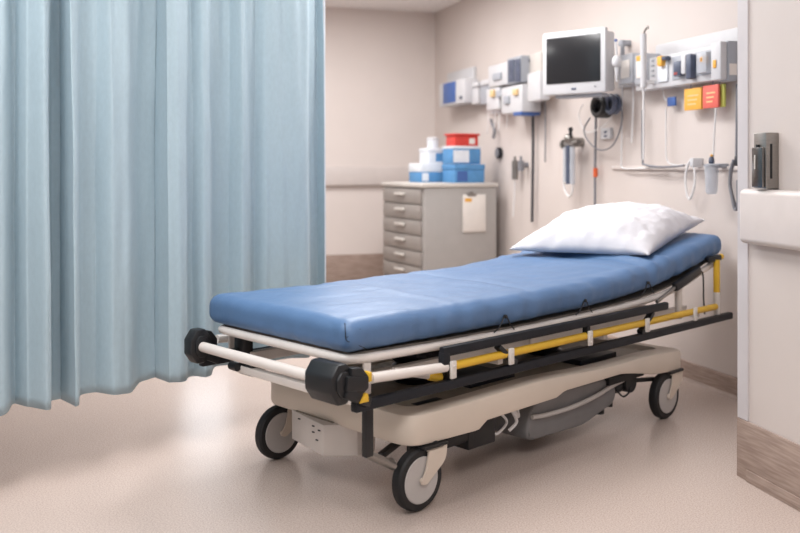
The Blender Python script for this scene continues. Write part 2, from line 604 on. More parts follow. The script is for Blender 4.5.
def mpoint(a, b, c):
    L, Wd, T = MU1 - MU0, MV1 - MV0, MT
    x, y, z = a * L, b * Wd, c * T
    # rounded box, tighter rounding top, softer bottom
    cx, cy, cz = min(max(x, R), L - R), min(max(y, R), Wd - R), min(max(z, R), T - R)
    d = Vector((x - cx, y - cy, z - cz))
    if d.length > 1e-9:
        mx = max(abs(d.x), abs(d.y), abs(d.z))
        d = d.normalized() * mx
    p = Vector((cx, cy, cz)) + d
    u, v = MU0 + p.x, MV0 + p.y
    # plan-rounded corners
    zz = p.z
    top = zz / T
    # crown on top, bulge on the sides
    crown = 0.010 * (1 - (2 * b - 1) ** 4) * (1 - (2 * a - 1) ** 10) * top
    side = math.sin(math.pi * min(max(top, 0), 1)) * 0.007
    if b < 0.02:
        v -= side
    if b > 0.98:
        v += side
    edge = max(0, 1 - min(b, 1 - b) * 12)
    # gathered puckers along the lower side, taut wrinkles elsewhere
    puck = noise.noise((u * 24, 1.7 if b < .5 else 6.1, zz * 6)) * 0.012 * edge * (1 - top * 0.7)
    v += puck * (1 if b < 0.5 else -1)
    endedge = max(0, 1 - min(a, 1 - a) * 40)
    u += noise.noise((v * 22, 4.2, zz * 7)) * 0.008 * endedge * (1 - top * 0.8) * (1 if a < .5 else -1)
    wr = 0.0
    if top > 0.5:
        wr += 0.004 * noise.noise((u * 2.5, v * 6, 1)) + 0.0045 * noise.noise((u * 11 + v * 5, v * 3 - u * 2, 2)) * (0.4 + edge) + 0.003 * noise.noise((u * 4 - v * 9, v * 16 + u * 7, 9))
        # creases at the hinge of the raised head section
        for hc, sg, am in ((1.40, .014, .011), (1.345, .02, -.007), (1.50, .02, .007), (1.22, .018, .005), (0.62, .02, -.004), (0.2, .02, .003)):
            wr += am * math.exp(-((u - hc - 0.05 * (v - .3) - 0.02 * noise.noise((v * 6, 0, hc))) / sg) ** 2)
    z_ = mat_z(u) + zz + crown + wr
    return Vector((u, v, z_))


vc = {}


def mv(i, j, k):
    key = (i, j, k)
    if key not in vc:
        vc[key] = bm.verts.new(mpoint(i / nu, j / nv, k / nt_))
    return vc[key]


for i in range(nu):
    for j in range(nv):
        bm.faces.new((mv(i, j, nt_), mv(i + 1, j, nt_), mv(i + 1, j + 1, nt_), mv(i, j + 1, nt_)))
        bm.faces.new((mv(i, j, 0), mv(i, j + 1, 0), mv(i + 1, j + 1, 0), mv(i + 1, j, 0)))
for k in range(nt_):
    for i in range(nu):
        bm.faces.new((mv(i, 0, k), mv(i + 1, 0, k), mv(i + 1, 0, k + 1), mv(i, 0, k + 1)))
        bm.faces.new((mv(i, nv, k), mv(i, nv, k + 1), mv(i + 1, nv, k + 1), mv(i + 1, nv, k)))
    for j in range(nv):
        bm.faces.new((mv(0, j, k), mv(0, j, k + 1), mv(0, j + 1, k + 1), mv(0, j + 1, k)))
        bm.faces.new((mv(nu, j, k), mv(nu, j + 1, k), mv(nu, j + 1, k + 1), mv(nu, j, k + 1)))
mm = MB(); mm.bm.free(); mm.bm = bm
mattress = G.part('mattress', mm, 'mattress', smooth=180)
# elastic straps at the near side and corner fold seam
for u in (0.40, 0.86, 1.30):
    z = mat_z(u)
    p = MB()
    p.tube([(u - .055, -.014, z - .012), (u - .03, -.018, z + .006), (u - .006, -.017, z + .036), (u + .006, -.017, z + .036),
            (u + .022, -.018, z + .010), (u + .05, -.014, z - .014)], 0.0024, 6)
    p.cyl((u, -.012, z + .035), (u, -.022, z + .035), 0.006, seg=12)
    G.part('elastic_strap', p, 'black', mattress, 'black elastic loop')
p = MB()
z = mat_z(MU0)
p.tube([(MU0 + .012, .012, z + .088), (MU0 + .004, .0, z + .066), (MU0 + .004, -.005, z + .042), (MU0 + .03, -.012, z + .03), (MU0 + .075, -.012, z + .008)], 0.0012, 5)
p.tube([(MU0 + .004, -.004, z + .05), (MU0 + .03, -.013, z + .062), (MU0 + .05, -.012, z + .07)], 0.0010, 5)
G.part('corner_seam', p, 'charcoal', mattress, 'dark stitched corner fold')

# litter frame -----------------------------------------------------
FZ = [(-.30, .496), (.1, .488), (.5, .484), (.95, .490), (1.25, .500), (1.45, .515), (1.6, .540), (1.93, .630)]
fr = MB()
left = [(u, 0.0, smooth_tab(FZ, u, .08)) for u in [1.92, 1.75, 1.6, 1.45, 1.25, 1.0, .7, .4, .1, -.1, -.2]]
right = [(u, 0.70, z) for u, _, z in left][::-1]
zf = smooth_tab(FZ, -.27, .02)
cornr = [(-.245, .012, zf), (-.27, .05, zf + .002), (-.275, .2, zf + .003), (-.275, .5, zf + .003), (-.27, .65, zf + .002), (-.245, .688, zf)]
fr.tube(left + cornr + right, 0.0135, 12, sub=4)
for u in (1.9, 1.3, .7, .15):
    zz = smooth_tab(FZ, u, .08)
    fr.cyl((u, 0, zz), (u, .7, zz), 0.011)
G.part('litter_frame', fr, 'white_tube')
dk = bmesh.new()
row = [[dk.verts.new((u, v, smooth_tab(FZ, u, .08) + .010 + dz)) for v in (.016, .684) for dz in (0, .006)] for u in [-.25 + 2.15 * k / 40 for k in range(41)]]
for a, b in zip(row, row[1:]):
    dk.faces.new((a[0], b[0], b[2], a[2])); dk.faces.new((a[1], a[3], b[3], b[1]))
    dk.faces.new((a[0], a[1], b[1], b[0])); dk.faces.new((a[2], b[2], b[3], a[3]))
dk.faces.new((row[0][0], row[0][2], row[0][3], row[0][1])); dk.faces.new((row[-1][0], row[-1][1], row[-1][3], row[-1][2]))
dm = MB(); dm.bm.free(); dm.bm = dk
G.part('litter_deck', dm, 'deck')
# lower subframe that carries the rails
sf = MB()
for v in (.10, .60):
    sf.bar((-.20, v, .405), (1.80, v, .405), 0.03, 0.035, 0.004)
for u in (-.21, .42, 1.05, 1.78):
    zc = .362 if u < 0 else .39
    sf.bar((u, .02, zc), (u, .68, zc), 0.028, 0.026, 0.004)
G.part('subframe', sf, 'white_tube')
sp = MB()
sp.box(.12, .42, .12, .58, .43, .455, .004)
sp.box(.62, 1.0, .12, .58, .425, .46, .004)
sp.box(1.12, 1.35, .1, .6, .43, .452, .004)
G.part('underplate', sp, 'charcoal')
# uprights joining the subframe to the litter frame
for u, v in ((-.205, .0), (-.205, .70), (.63, .05), (.63, .65)):
    p = MB(); p.bar((u, v, .39), (u, v, smooth_tab(FZ, u, .08)), 0.026, 0.010, 0.002, up=(0, 1, 0))
    G.part('upright', p, 'white_tube')
for v in (.0, .70):
    p = MB(); p.cyl((1.57, v, .40), (1.57, v, .535), 0.016)
    G.part('upright', p, 'white_tube')

# foot rail and corner bumpers --------------------------------------
UB, ZBU = -.345, .450
p = MB(); p.cyl((UB, .06, ZBU), (UB, .69, ZBU), 0.0165, seg=24)
G.part('foot_rail', p, 'white_tube')


def octagon(cx, cz, rx, rz):
    return [(cx + rx * math.cos(math.pi / 8 + k * math.pi / 4), cz + rz * math.sin(math.pi / 8 + k * math.pi / 4)) for k in range(8)]


for v0, v1 in ((-.060, .062), (.668, .716)):
    p = MB(); p.prism(octagon(UB, ZBU, .043, .061), 'y', v0, v1, 0.006)
    p.prism(octagon(UB, ZBU, .028, .038), 'y', v0 - .008, v1 + .004, 0.003)
    bp_ = G.part('corner_bumper', p, 'black')
    near = v0 < 0
    s_ = -1 if near else 1
    va = -.060 if near else .716
    p = MB()
    p.bar((UB, va + s_ * .012, ZBU + .005), (-.27, va + s_ * .010, ZBU - .005), 0.016, 0.040, 0.004)
    p.prism([(-.325, .495), (-.285, .490), (-.262, .462), (-.262, .430), (-.30, .405), (-.325, .405)], 'y', va - .014, va + .014, .004)
    p.bar((UB, va + s_ * .008, ZBU - .02), (-.25, va, .385), 0.02, 0.03, 0.004)
    G.part('bumper_bracket', p, 'black', bp_)
    if not near:
        continue
    p = MB(); p.box(-.262, -.250, va - .014, va + .014, .446, .474, 0.003)
    G.part('bumper_tab', p, 'yellow', bp_, 'yellow locking tab')
    p = MB()
    p.prism([(-.300, .393), (-.264, .393), (-.268, .418), (-.280, .418)], 'y', va - .018, va + .012, .003)
    G.part('bumper_tab', p, 'yellow', bp_, 'yellow locking tab')

# side rails ---------------------------------------------------------


def side_rail(v, s_):
    """v centre of the rail plane, s_ = -1 on the near side (outwards)"""
    p = MB(); p.cyl((.09, v, .432), (1.80, v, .432), 0.0135, seg=20)
    rail = G.part('side_rail', p, 'yellow', label='yellow tube of the folded side rail')
    p = MB(); p.cyl((-.235, v, .449), (.075, v, .433), 0.0150, seg=20)
    G.part('rail_sleeve', p, 'white_tube', rail, 'white end of the side rail')
    p = MB(); p.box(.055, 1.385, v - .011, v + .011, .466, .496, 0.005)
    p.box(.052, .085, v - .012, v + .012, .430, .480, 0.005)
    G.part('rail_grip', p, 'charcoal', rail, 'black upper grip bar')
    p = MB(); p.bar((-.30, v, .378), (1.94, v, .378), 0.028, 0.030, 0.006)
    G.part('bumper_bar', p, 'charcoal', label='black lower bumper bar')
    for u in (.09, .37, .82, 1.21, 1.59):
        q = MB(); q.box(u - .012, u + .012, v + s_ * .012, v + s_ * .022, .398, .452, 0.003)
        q.cyl((u, v + s_ * .020, .436), (u, v + s_ * .025, .436), .004, seg=10)
        q.cyl((u, v + s_ * .020, .412), (u, v + s_ * .025, .412), .004, seg=10)
        G.part('rail_clip', q, 'white_clip', rail, 'white rail clip')
    for u0, z0, u1, z1 in ((.32, .462, .40, .402), (.82, .468, .82, .435), (1.27, .468, 1.19, .400), (.09, .44, .09, .375)):
        q = MB(); q.bar((u0, v, z0), (u1, v, z1), 0.016, 0.026, 0.003, up=(0, 1, 0))
        q.cyl((u1, v - .012, z1), (u1, v + .012, z1), .010, seg=12)
        G.part('rail_link', q, 'black', rail, 'black pivot link')
    q = MB(); q.cyl((-.10, v - s_ * .05, .44), (.045, v - s_ * .03, .405), 0.011)
    G.part('release_lever', q, 'white_tube', rail)
    q = MB(); q.cyl((.03, v - s_ * .032, .408), (.075, v - s_ * .02, .398), 0.014, seg=14, bev=.003)
    G.part('lever_tip', q, 'yellow', rail, 'yellow release tip')


side_rail(-.05, -1)
side_rail(.75, 1)

# head posts and gas springs ----------------------------------------
for v in (-.035, .735):
    p = MB(); p.cyl((1.84, v, .485), (1.84, v, .634), 0.0145, seg=20)
    post = G.part('push_post', p, 'yellow')
    p = MB(); p.cyl((1.84, v, .385), (1.84, v, .49), 0.0155, seg=20)
    G.part('post_sleeve', p, 'white_clip', post, 'white lower sleeve')
    p = MB(); p.bar((1.79, v + (.02 if v < 0 else -.02), .634), (1.87, v, .644), 0.026, 0.026, 0.006)
    G.part('post_joint', p, 'black', post)
    p = MB(); p.cyl((1.868, v, .644), (1.888, v, .645), 0.013, seg=16, bev=.003)
    G.part('post_cap', p, 'yellow', post)
for v in (-.02, .72):
    p = MB(); p.bar((1.50, v, .540), (1.71, v, .598), 0.028, 0.036, 0.008)
    gs = G.part('gas_spring', p, 'black')
    p = MB(); p.cyl((1.36, v, .495), (1.51, v, .543), .007)
    G.part('spring_rod', p, 'steel', gs)
    p = MB()
    p.tube([(1.70, v, .592), (1.74, v, .585), (1.745, v - .002, .53), (1.75, v, .47), (1.76, v, .40)], .0035, 6)
    G.part('spring_cable', p, 'black', gs)
p = MB(); p.cyl((1.91, .01, .626), (1.91, .69, .626), .013)
G.part('head_rail', p, 'white_tube')

# moulded base --------------------------------------------------------
BZ = [(-.06, .200), (.26, .192), (.275, .200), (.30, .216), (.68, .222), (.73, .238), (1.10, .240), (1.20, .226), (1.36, .198), (1.58, .182)]
TZ = [(-.06, .298), (.15, .296), (.6, .305), (1.0, .285), (1.35, .287), (1.58, .270)]
outl = rnd_poly([(-.055, -.025), (1.575, -.025), (1.575, .725), (-.055, .725)], [.075, .05, .05, .075], 8)
# densify long edges
dense = []
for i in range(len(outl)):
    a, b = Vector(outl[i]), Vector(outl[(i + 1) % len(outl)])
    n = max(1, int((b - a).length / 0.02))
    dense += [tuple(a + (b - a) * k / n) for k in range(n)]


def inset(pt, d, r=.0):
    u, v = pt
    cu, cv = .76, .35
    hu, hv = .815, .375
    return (cu + (u - cu) * (hu - d) / hu, cv + (v - cv) * (hv - d) / hv)


bm = bmesh.new()
levels = []
for d, f in ((.02, 'b0'), (.004, 'b1'), (0, 'b2'), (0, 't0'), (.004, 't1'), (.014, 't2'), (.075, 't2'), (.085, 't3')):
    ring = []
    for pt in dense:
        u, v = inset(pt, d)
        zb, zt = interp(BZ, u), smooth_tab(TZ, u, .1)
        z = {'b0': zb, 'b1': zb + .004, 'b2': zb + .014, 't0': zt - .014, 't1': zt - .004, 't2': zt, 't3': zt - .022}[f]
        ring.append(bm.verts.new((u, v, z)))
    levels.append(ring)
n = len(dense)
for A_, B_ in zip(levels, levels[1:]):
    for i in range(n):
        bm.faces.new((A_[i], A_[(i + 1) % n], B_[(i + 1) % n], B_[i]))
bmesh.ops.triangle_fill(bm, edges=[bm.edges.get((levels[0][i], levels[0][(i + 1) % n])) for i in range(n)], use_beauty=True)
bmesh.ops.triangle_fill(bm, edges=[bm.edges.get((levels[-1][i], levels[-1][(i + 1) % n])) for i in range(n)], use_beauty=True)
bmesh.ops.recalc_face_normals(bm, faces=bm.faces)
bmm = MB(); bmm.bm.free(); bmm.bm = bm
base = G.part('base_shell', bmm, 'shell', smooth=35)
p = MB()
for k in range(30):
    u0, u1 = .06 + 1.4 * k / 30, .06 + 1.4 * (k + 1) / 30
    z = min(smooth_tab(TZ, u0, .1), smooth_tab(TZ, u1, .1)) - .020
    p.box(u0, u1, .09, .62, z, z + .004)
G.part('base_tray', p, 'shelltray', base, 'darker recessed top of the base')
for bx in ((.10, .22, .10, .13, .276, .282), (1.0, 1.25, .1, .28, .268, .29), (.38, .62, .12, .4, .284, .30)):
    p = MB(); p.box(*bx, .002)
    G.part('base_fitting', p, 'charcoal', base, 'dark fitting')

# lifting columns
for u in (.34, 1.08):
    p = MB()
    prof = []
    for k in range(11):
        z = .275 + .12 * k / 10
        prof.append((.085 if k % 2 else .07, z))
    p.lathe(prof, (u, .35, 0), 28)
    G.part('lift_column', p, 'black', label='black bellows lift column')
    p = MB(); p.box(u - .12, u + .12, .18, .52, .395, .425, .006)
    G.part('column_plate', p, 'charcoal')
# control clamp blocks at the far foot corner
p = MB()
p.box(-.225, -.185, .60, .66, .405, .505, .006); p.box(-.22, -.16, .56, .64, .345, .385, .006); p.box(-.24, -.2, .63, .66, .40, .43, .004)
p.cyl((-.235, .62, .372), (-.235, .66, .372), .014)
G.part('release_block', p, 'black')
p = MB(); p.box(-.10, .05, .42, .52, .445, .452, .002)
G.part('release_paddle', p, 'black')

# casters -------------------------------------------------------------
for u, v in ((0, 0), (-.015, .69), (1.45, 0), (1.45, .69)):
    p = MB()
    p.lathe([(.012, -.016), (.0715, -.016), (.0715, -.0195), (.088, -.019), (.094, -.012), (.0955, 0), (.094, .012), (.088, .019), (.0715, .0195), (.0715, .016), (.012, .016)], (u, v, .0955), 48, 'y')
    whl = G.part('caster_wheel', p, 'rubber', smooth=30)
    p = MB()
    p.lathe([(.014, -.019), (.069, -.0215), (.072, -.018), (.072, .018), (.069, .0215), (.014, .019)], (u, v, .0955), 48, 'y')
    G.part('wheel_disc', p, 'hub', whl, 'grey wheel disc')
    p = MB()
    for s_ in (-1, 1):
        pl = rnd_poly([(u - .014, .088), (u + .012, .080), (u + .098, .140), (u + .104, .186), (u + .024, .186), (u + .012, .125)], [.012, .012, .02, .005, .005, .02], 4)
        a = v + s_ * .0245
        p.prism(pl, 'y', a, a + s_ * .005, 0)
    p.box(u + .022, u + .092, v - .0295, v + .0295, .176, .190, .004)
    p.cyl((u, v - .031, .0955), (u, v + .031, .0955), .008, seg=14)
    G.part('caster_fork', p, 'shell', whl, 'beige caster fork')
    p = MB(); p.cyl((u + .058, v, .184), (u + .058, v, .205), .024, seg=24, bev=.004)
    p.box(u + .0, u + .105, v - .035, v + .035, .186, .197, .004)
    G.part('caster_swivel', p, 'black', whl)

# pump box under the foot end -----------------------------------------
p = MB()
p.prism([(-.055, .56), (-.095, .34), (-.01, .265), (.07, .265), (.07, .56)], 'z', .106, .208, .004)
pb = G.part('pump_box', p, 'white_tube')
p = MB(); p.box(-.06, .06, .33, .53, .208, .211)
G.part('box_lid', p, 'shelltray', pb)
p = MB()
for a, b in ((.40, .17), (.40, .19), (.375, .15), (.36, .185), (.50, .19)):
    uu = -.095 + (a - .34) / .22 * .04
    p.bar((uu - .0012, a - .006, b), (uu - .0022, a + .006, b), .002, .004, 0)
G.part('box_marks', p, 'charcoal', pb, 'small dark scuffs')
p = MB(); p.box(.0, .07, .28, .54, .208, .235, .004)
G.part('box_mount', p, 'black', pb)

# brake pedal linkage -------------------------------------------------
p = MB()
p.bar((-.215, -.015, .37), (-.215, -.015, .215), .028, .022, .003)
G.part('pedal_bracket', p, 'black')
p = MB(); p.cyl((-.215, -.012, .222), (-.10, .0, .158), .013, seg=16)
p.cyl((-.10, .0, .158), (-.06, .05, .15), .012)
G.part('pedal_tube', p, 'steel')
p = MB()
p.bar((.06, .10, .155), (.32, .06, .150), .022, .030, .004)
p.box(.29, .43, .05, .14, .105, .195, .006)
p.box(.20, .30, .06, .10, .13, .165, .004)
p.bar((.40, .10, .18), (.62, .12, .20), .02, .02, .003)
p.box(.46, .64, .10, .3, .165, .225, .006)
p.bar((-.06, .10, .155), (.1, .16, .165), .02, .02, .003)
G.part('brake_linkage', p, 'black')
p = MB()
p.tube([(.34, .08, .20), (.40, .05, .215), (.47, .06, .19), (.50, .06, .155), (.44, .055, .13), (.41, .06, .15)], .005, 8)
p.tube([(.46, .06, .225), (.50, .04, .21), (.55, .05, .17), (.56, .06, .20), (.60, .05, .225)], .007, 8)
p.tube([(.50, .05, .215), (.53, .04, .16), (.50, .05, .13)], .006, 8)
G.part('hydraulic_hose', p, 'tubeclear')
# grey tank cradle
p = MB()
prof = rnd_poly([(.60, .085), (.63, .065), (.95, .058), (1.16, .105), (1.18, .16), (1.10, .215), (.70, .215), (.62, .18)], .04, 6)
p.prism(prof, 'y', .05, .42, .012, 3)
tank = G.part('tank_cradle', p, 'greyhull')
p = MB()
p.tube([(.62, .042, .155), (.70, .036, .150), (.85, .034, .150), (1.0, .036, .162), (1.12, .04, .180), (1.22, .045, .19)], .0085, 10)
G.part('cradle_strap', p, 'hub', tank)
p = MB(); p.box(1.16, 1.28, .05, .25, .165, .23, .006)
p.cyl((1.17, .08, .085), (1.17, .08, .14), .012); p.cyl((1.13, .1, .06), (1.13, .1, .09), .018)
p.cyl((1.25, .03, .175), (1.25, .09, .175), .040)
p.ball((1.20, .07, .165), .045, .03, .03)
p.bar((1.10, .05, .20), (1.34, .04, .205), .03, .03, .004)
p.tube([(1.22, .05, .20), (1.24, .03, .15), (1.19, .03, .13), (1.17, .05, .16)], .004, 6)
p.bar((1.26, .05, .178), (1.42, .02, .165), .016, .016, .003)
G.part('brake_actuator', p, 'black')

# ------------------------------------------------------------------ pillow
bm = bmesh.new()
NP = 64
PT = .076
PQ = ((1.425, .055), (1.985, .09), (1.205, .635), (1.75, .67))   # near foot, near head, far foot, far head corners
PC = Vector((1.575, .355, 0))


def pil(i, j, top):
    a, b = -1 + 2 * i / NP, -1 + 2 * j / NP
    # pinched edges: sides bow inward, corners stay as points
    a2 = a * (1 - .09 * (1 - b * b) * abs(a) ** 3)
    b2 = b * (1 - .07 * (1 - a * a) * abs(b) ** 3)
    ka, kb = (a2 + 1) / 2, (b2 + 1) / 2
    h = max(0, (1 - abs(a) ** 2.3)) ** .56 * max(0, (1 - abs(b) ** 2.4)) ** .56
    wr = noise.noise((a * 3, b * 3.5, 5)) * .012 + noise.noise((a * 9 + b * 2, b * 9, 2)) * .007 + noise.noise((a * 5 + b * 14, b * 5 - a * 3, 7)) * .005
    rad = math.hypot(a, b)
    ang = math.atan2(b, a)
    wr += .009 * math.sin(ang * 22 + 3 * noise.noise((a * 2, b * 2, 0))) * max(0, rad - .55) * h
    x2, y2 = [(1 - kb) * ((1 - ka) * PQ[0][q] + ka * PQ[1][q]) + kb * ((1 - ka) * PQ[2][q] + ka * PQ[3][q]) for q in (0, 1)]
    ground = mat_z(x2) + MT + .006
    if top:
        z = ground + .012 + 2 * PT * (.15 + .85) * h * .98 + wr * min(1, h * 3)
    else:
        z = ground + .012 * (1 - h) + .010
    # corners lift off slightly
    z += .012 * max(0, abs(a * b) - .55) + .014 * (1 + b) / 2 * (1 - .5 * a) + .024 * (1 + a) / 2
    return Vector((x2, y2, z))


tp = [[bm.verts.new(pil(i, j, True)) for j in range(NP + 1)] for i in range(NP + 1)]
bt = [[tp[i][j] if i in (0, NP) or j in (0, NP) else bm.verts.new(pil(i, j, False)) for j in range(NP + 1)] for i in range(NP + 1)]
for i in range(NP):
    for j in range(NP):
        bm.faces.new((tp[i][j], tp[i + 1][j], tp[i + 1][j + 1], tp[i][j + 1]))
        try:
            bm.faces.new((bt[i][j], bt[i][j + 1], bt[i + 1][j + 1], bt[i + 1][j]))
        except ValueError:
            pass
pm = MB(); pm.bm.free(); pm.bm = bm
pz = mat_z(PC.x) + MT + .012
single(BED, (PC.x, PC.y, pz), 'pillow', pm, 'pillow', 'plump white pillow resting on the raised head of the blue mattress', 'pillow', smooth=180)

# ------------------------------------------------------------------ drawer cabinet and the boxes on it
CE = math.atan2(.423, .906)
CAB = Frame((.1574, 6.16, 0), CE)      # x along the side panel (right), y along the drawer face (away)
CW, CL, CH = .585, .69, .93
c = Thing(CAB, (CW / 2, CL / 2, 0), 'drawer_cabinet', 'grey metal drawer cabinet standing by the wall behind the gurney', 'cabinet')
p = MB(); p.box(.012, CW, 0, CL, .06, CH - .03, .006)
c.part('body', p, 'cab')
p = MB(); p.box(-.01, CW + .01, -.012, CL + .01, CH - .03, CH, .008)
c.part('top', p, 'cabtop')
for x in (.07, CW - .07):
    for y in (.07, CL - .07):
        p = MB(); p.cyl((x, y - .012, .03), (x, y + .012, .03), .03, seg=16)
        c.part('caster', p, 'rubber')
        p = MB(); p.box(x - .02, x + .02, y - .018, y + .018, .045, .064, .003)
        c.part('caster_plate', p, 'steel')
z1 = CH - .04
for k in range(7):
    z0 = z1 - .108
    p = MB(); p.box(-.006, .016, .03, CL - .03, z0 + .004, z1 - .004, .004)
    d = c.part('drawer', p, 'drawer')
    p = MB(); p.box(-.030, -.006, CL / 2 - .075, CL / 2 + .075, z0 + .058, z0 + .078, .006)
    c.part('handle', p, 'cabtop', d)
    z1 = z0
# paper pack on its hook
t = Thing(CAB, (.37, -.012, .60), 'paper_pack', 'white paper pack hanging from a hook on the side of the grey cabinet', 'paper pack')
p = MB(); p.box(.305, .49, -.014, -.002, .585, .85, .004)
p.box(.31, .485, -.019, -.014, .595, .84, .003)
t.part('sheets', p, 'paper')
p = MB(); p.box(.34, .41, -.022, -.001, .838, .858, .003); p.cyl((.375, -.02, .86), (.375, -.001, .86), .012)
t.part('hook', p, 'steel')
p = MB(); p.box(.318, .37, -.021, -.019, .80, .825)
t.part('tag', p, 'cardyellow')


def carton(x0, x1, y0, y1, z0, z1, lower, upper, split, name, label, cat, rot=0.0, front=None):
    cx, cy = (x0 + x1) / 2, (y0 + y1) / 2
    f = Frame((0, 0, 0), 0)
    f.m = CAB.m @ Matrix.Translation((cx, cy, 0)) @ Matrix.Rotation(rot, 4, 'Z') @ Matrix.Translation((-cx, -cy, 0))
    t = Thing(f, (cx, cy, z0), name, label, cat, 'supply boxes on the cabinet')
    zs = z0 + (z1 - z0) * split
    p = MB(); p.box(x0, x1, y0, y1, z0 + .0005, zs, .004)
    t.part('body', p, lower)
    p = MB(); p.box(x0 - .003, x1 + .003, y0 - .003, y1 + .003, zs, z1, .004)
    t.part('lid', p, upper)
    if front:
        p = MB(); p.box(x0 + (x1 - x0) * front[0], x0 + (x1 - x0) * front[1], y0 - .0035, y0 + .001, z0 + .012, z0 + (zs - z0) * .9)
        t.part('front_panel', p, front[2])
    return t


carton(.135, .345, .32, .50, CH, CH + .140, 'boxblue', 'boxlight', .55, 'supply_box', 'blue and white box, left one of the bottom row on the grey cabinet', 'box', .05, (.05, .3, 'boxlight'))
carton(.295, .535, .08, .28, CH, CH + .132, 'boxblue', 'boxblue', .7, 'supply_box', 'solid blue box, right one of the bottom row on the grey cabinet', 'box', -.03, (.08, .42, 'blue'))
carton(.215, .365, .345, .49, CH + .141, CH + .250, 'boxlight', 'boxlight', .75, 'supply_box', 'white box stacked on the blue and white box at the left', 'box', .02, (.4, .95, 'boxblue'))
carton(.29, .515, .10, .27, CH + .133, CH + .262, 'boxblue', 'boxlight', .86, 'supply_box', 'blue box with a white front sitting just under the red tray', 'box', -.05, (.03, .58, 'boxlight'))
RZ = CH + .2625
t = Thing(CAB, (.40, .2, RZ), 'red_tray', 'red plastic tray on top of the box stack on the cabinet', 'tray', None)
p = MB(); p.prism([(.315, .12), (.505, .12), (.505, .26), (.315, .26)], 'z', RZ + .0005, RZ + .075, .006)
t.part('bin', p, 'red')
p = MB(); p.box(.305, .515, .11, .27, RZ + .075, RZ + .09, .005)
t.part('rim', p, 'red')
p = MB(); p.box(.43, .475, .1185, .121, RZ + .015, RZ + .055)
t.part('sticker', p, 'paper', label='white sticker')
TZ0 = CH + .251
t = Thing(CAB, (.29, .42, TZ0), 'wipes_tub', 'small white tub standing left of the red tray', 'tub')
p = MB(); p.lathe([(.040, TZ0), (.043, TZ0 + .004), (.043, TZ0 + .06)], (.29, .42, 0), 20)
t.part('tub', p, 'boxlight')
p = MB(); p.lathe([(.045, TZ0 + .06), (.045, TZ0 + .075), (.03, TZ0 + .082)], (.29, .42, 0), 20)
t.part('lid', p, 'devwhite')

# ------------------------------------------------------------------ equipment on the wall


def wp(px, py, d=0.0):
    """point on the equipment wall (distance along it, height) seen at a place of the photograph; d = standoff"""
    r = Vector(((px - 400) / FPX, 1, -(py - HORIZON) / FPX))
    W_ = Vector((.3065, -.9519, 0)); N_ = Vector((-.9519, -.3065, 0))
    k = ((CORNER - Vector((0, 0, CAM_H))).dot(N_) + d) / r.dot(N_)
    q = Vector((0, 0, CAM_H)) + r * k - CORNER
    return q.dot(W_), q.z


def wrect(pl, pt, pr, pb, d):
    pc = (pl + pr) / 2
    s0, s1 = wp(pl, pt, d)[0], wp(pr, pt, d)[0]
    return s0, s1, wp(pc, pb, d)[1], wp(pc, pt, d)[1]


def wbox(mb_, pl, pt, pr, pb, d0, d1, bev=.006):
    s0, s1, z0, z1 = wrect(pl, pt, pr, pb, d1)
    mb_.box(s0, s1, -d1, -d0, z0, z1, bev)
    return s0, s1, z0, z1


def wall_thing(px, py, name, label, cat, group=None):
    s_, z = wp(px, py)
    return Thing(WALL, (s_, 0, z), name, label, cat, group)


# far glove dispenser with the blue panel
t = wall_thing(456, 105, 'wall_dispenser', 'white wall dispenser with blue front panel nearest the room corner', 'dispenser')
p = MB(); wbox(p, 447, 70, 473, 104, .0, .03)
t.part('back_plate', p, 'devwhite')
p = MB(); wbox(p, 439, 81, 464, 105, .03, .15, .01)
t.part('housing', p, 'devwhite')
p = MB(); wbox(p, 443, 82.5, 455, 103, .15, .156, .002)
t.part('panel', p, 'blue', label='blue front panel')
p = MB(); wbox(p, 459, 96, 461, 99, .15, .16, .002)
t.part('button', p, 'devdark')
# small pale bins
for a, pl, pt, pr, pb, dd, lab in ((0, 471.5, 83, 478, 104, .09, 'narrow pale wall bin left of two, beside the dispenser with the blue panel'),
                                   (1, 480, 81, 488, 104, .10, 'narrow pale grey wall bin left of the cluttered white equipment rack')):
    t = wall_thing((pl + pr) / 2, pb, 'wall_bin', lab, 'bin', 'narrow wall bins')
    p = MB(); wbox(p, pl, pt, pr, pb, 0, dd, .006)
    t.part('bin', p, 'devwhite' if a == 0 else 'devgrey')
    p = MB(); wbox(p, pl, pt - 1, pr, pt + 4, dd, dd + .012, .003)
    t.part('lip', p, 'devwhite')
# equipment rack cluster
t = wall_thing(507, 115, 'equipment_rack', 'cluttered white equipment rack on the wall above the supply boxes', 'equipment rack')
p = MB(); wbox(p, 490, 62, 522, 112, 0, .03)
t.part('back_plate', p, 'devwhite')
p = MB(); wbox(p, 488, 64, 507, 86, .03, .14, .01)
t.part('upper_unit', p, 'devwhite')
p = MB(); wbox(p, 507, 57, 521, 83, .03, .16, .006)
du = t.part('display_unit', p, 'devgrey')
p = MB(); wbox(p, 508, 60, 513.5, 82, .16, .166, .002); wbox(p, 514.5, 59, 520, 82, .16, .166, .002)
t.part('display', p, 'devdark', du, 'dark display')
p = MB(); wbox(p, 486, 88, 499, 110, .03, .13, .01); wbox(p, 501, 86, 522, 113, .03, .17, .01)
t.part('lower_unit', p, 'devwhite')
p = MB(); wbox(p, 513, 112, 521, 115.5, .03, .17, .004)
t.part('base_strip', p, 'blue')
for a, b, c_, d_, e_ in ((489.5, 90, 493, 97, .13), (512, 89, 516, 95, .17)):
    p = MB(); wbox(p, a, b, c_, d_, e_, e_ + .02, .004)
    t.part('packet', p, 'sand', label='sand coloured packet')
p = MB(); wbox(p, 496, 90, 501, 97, .13, .15, .004); wbox(p, 492, 73, 500, 80, .14, .155, .004); wbox(p, 503, 96, 508, 104, .17, .185, .004)
t.part('packet', p, 'devgrey')
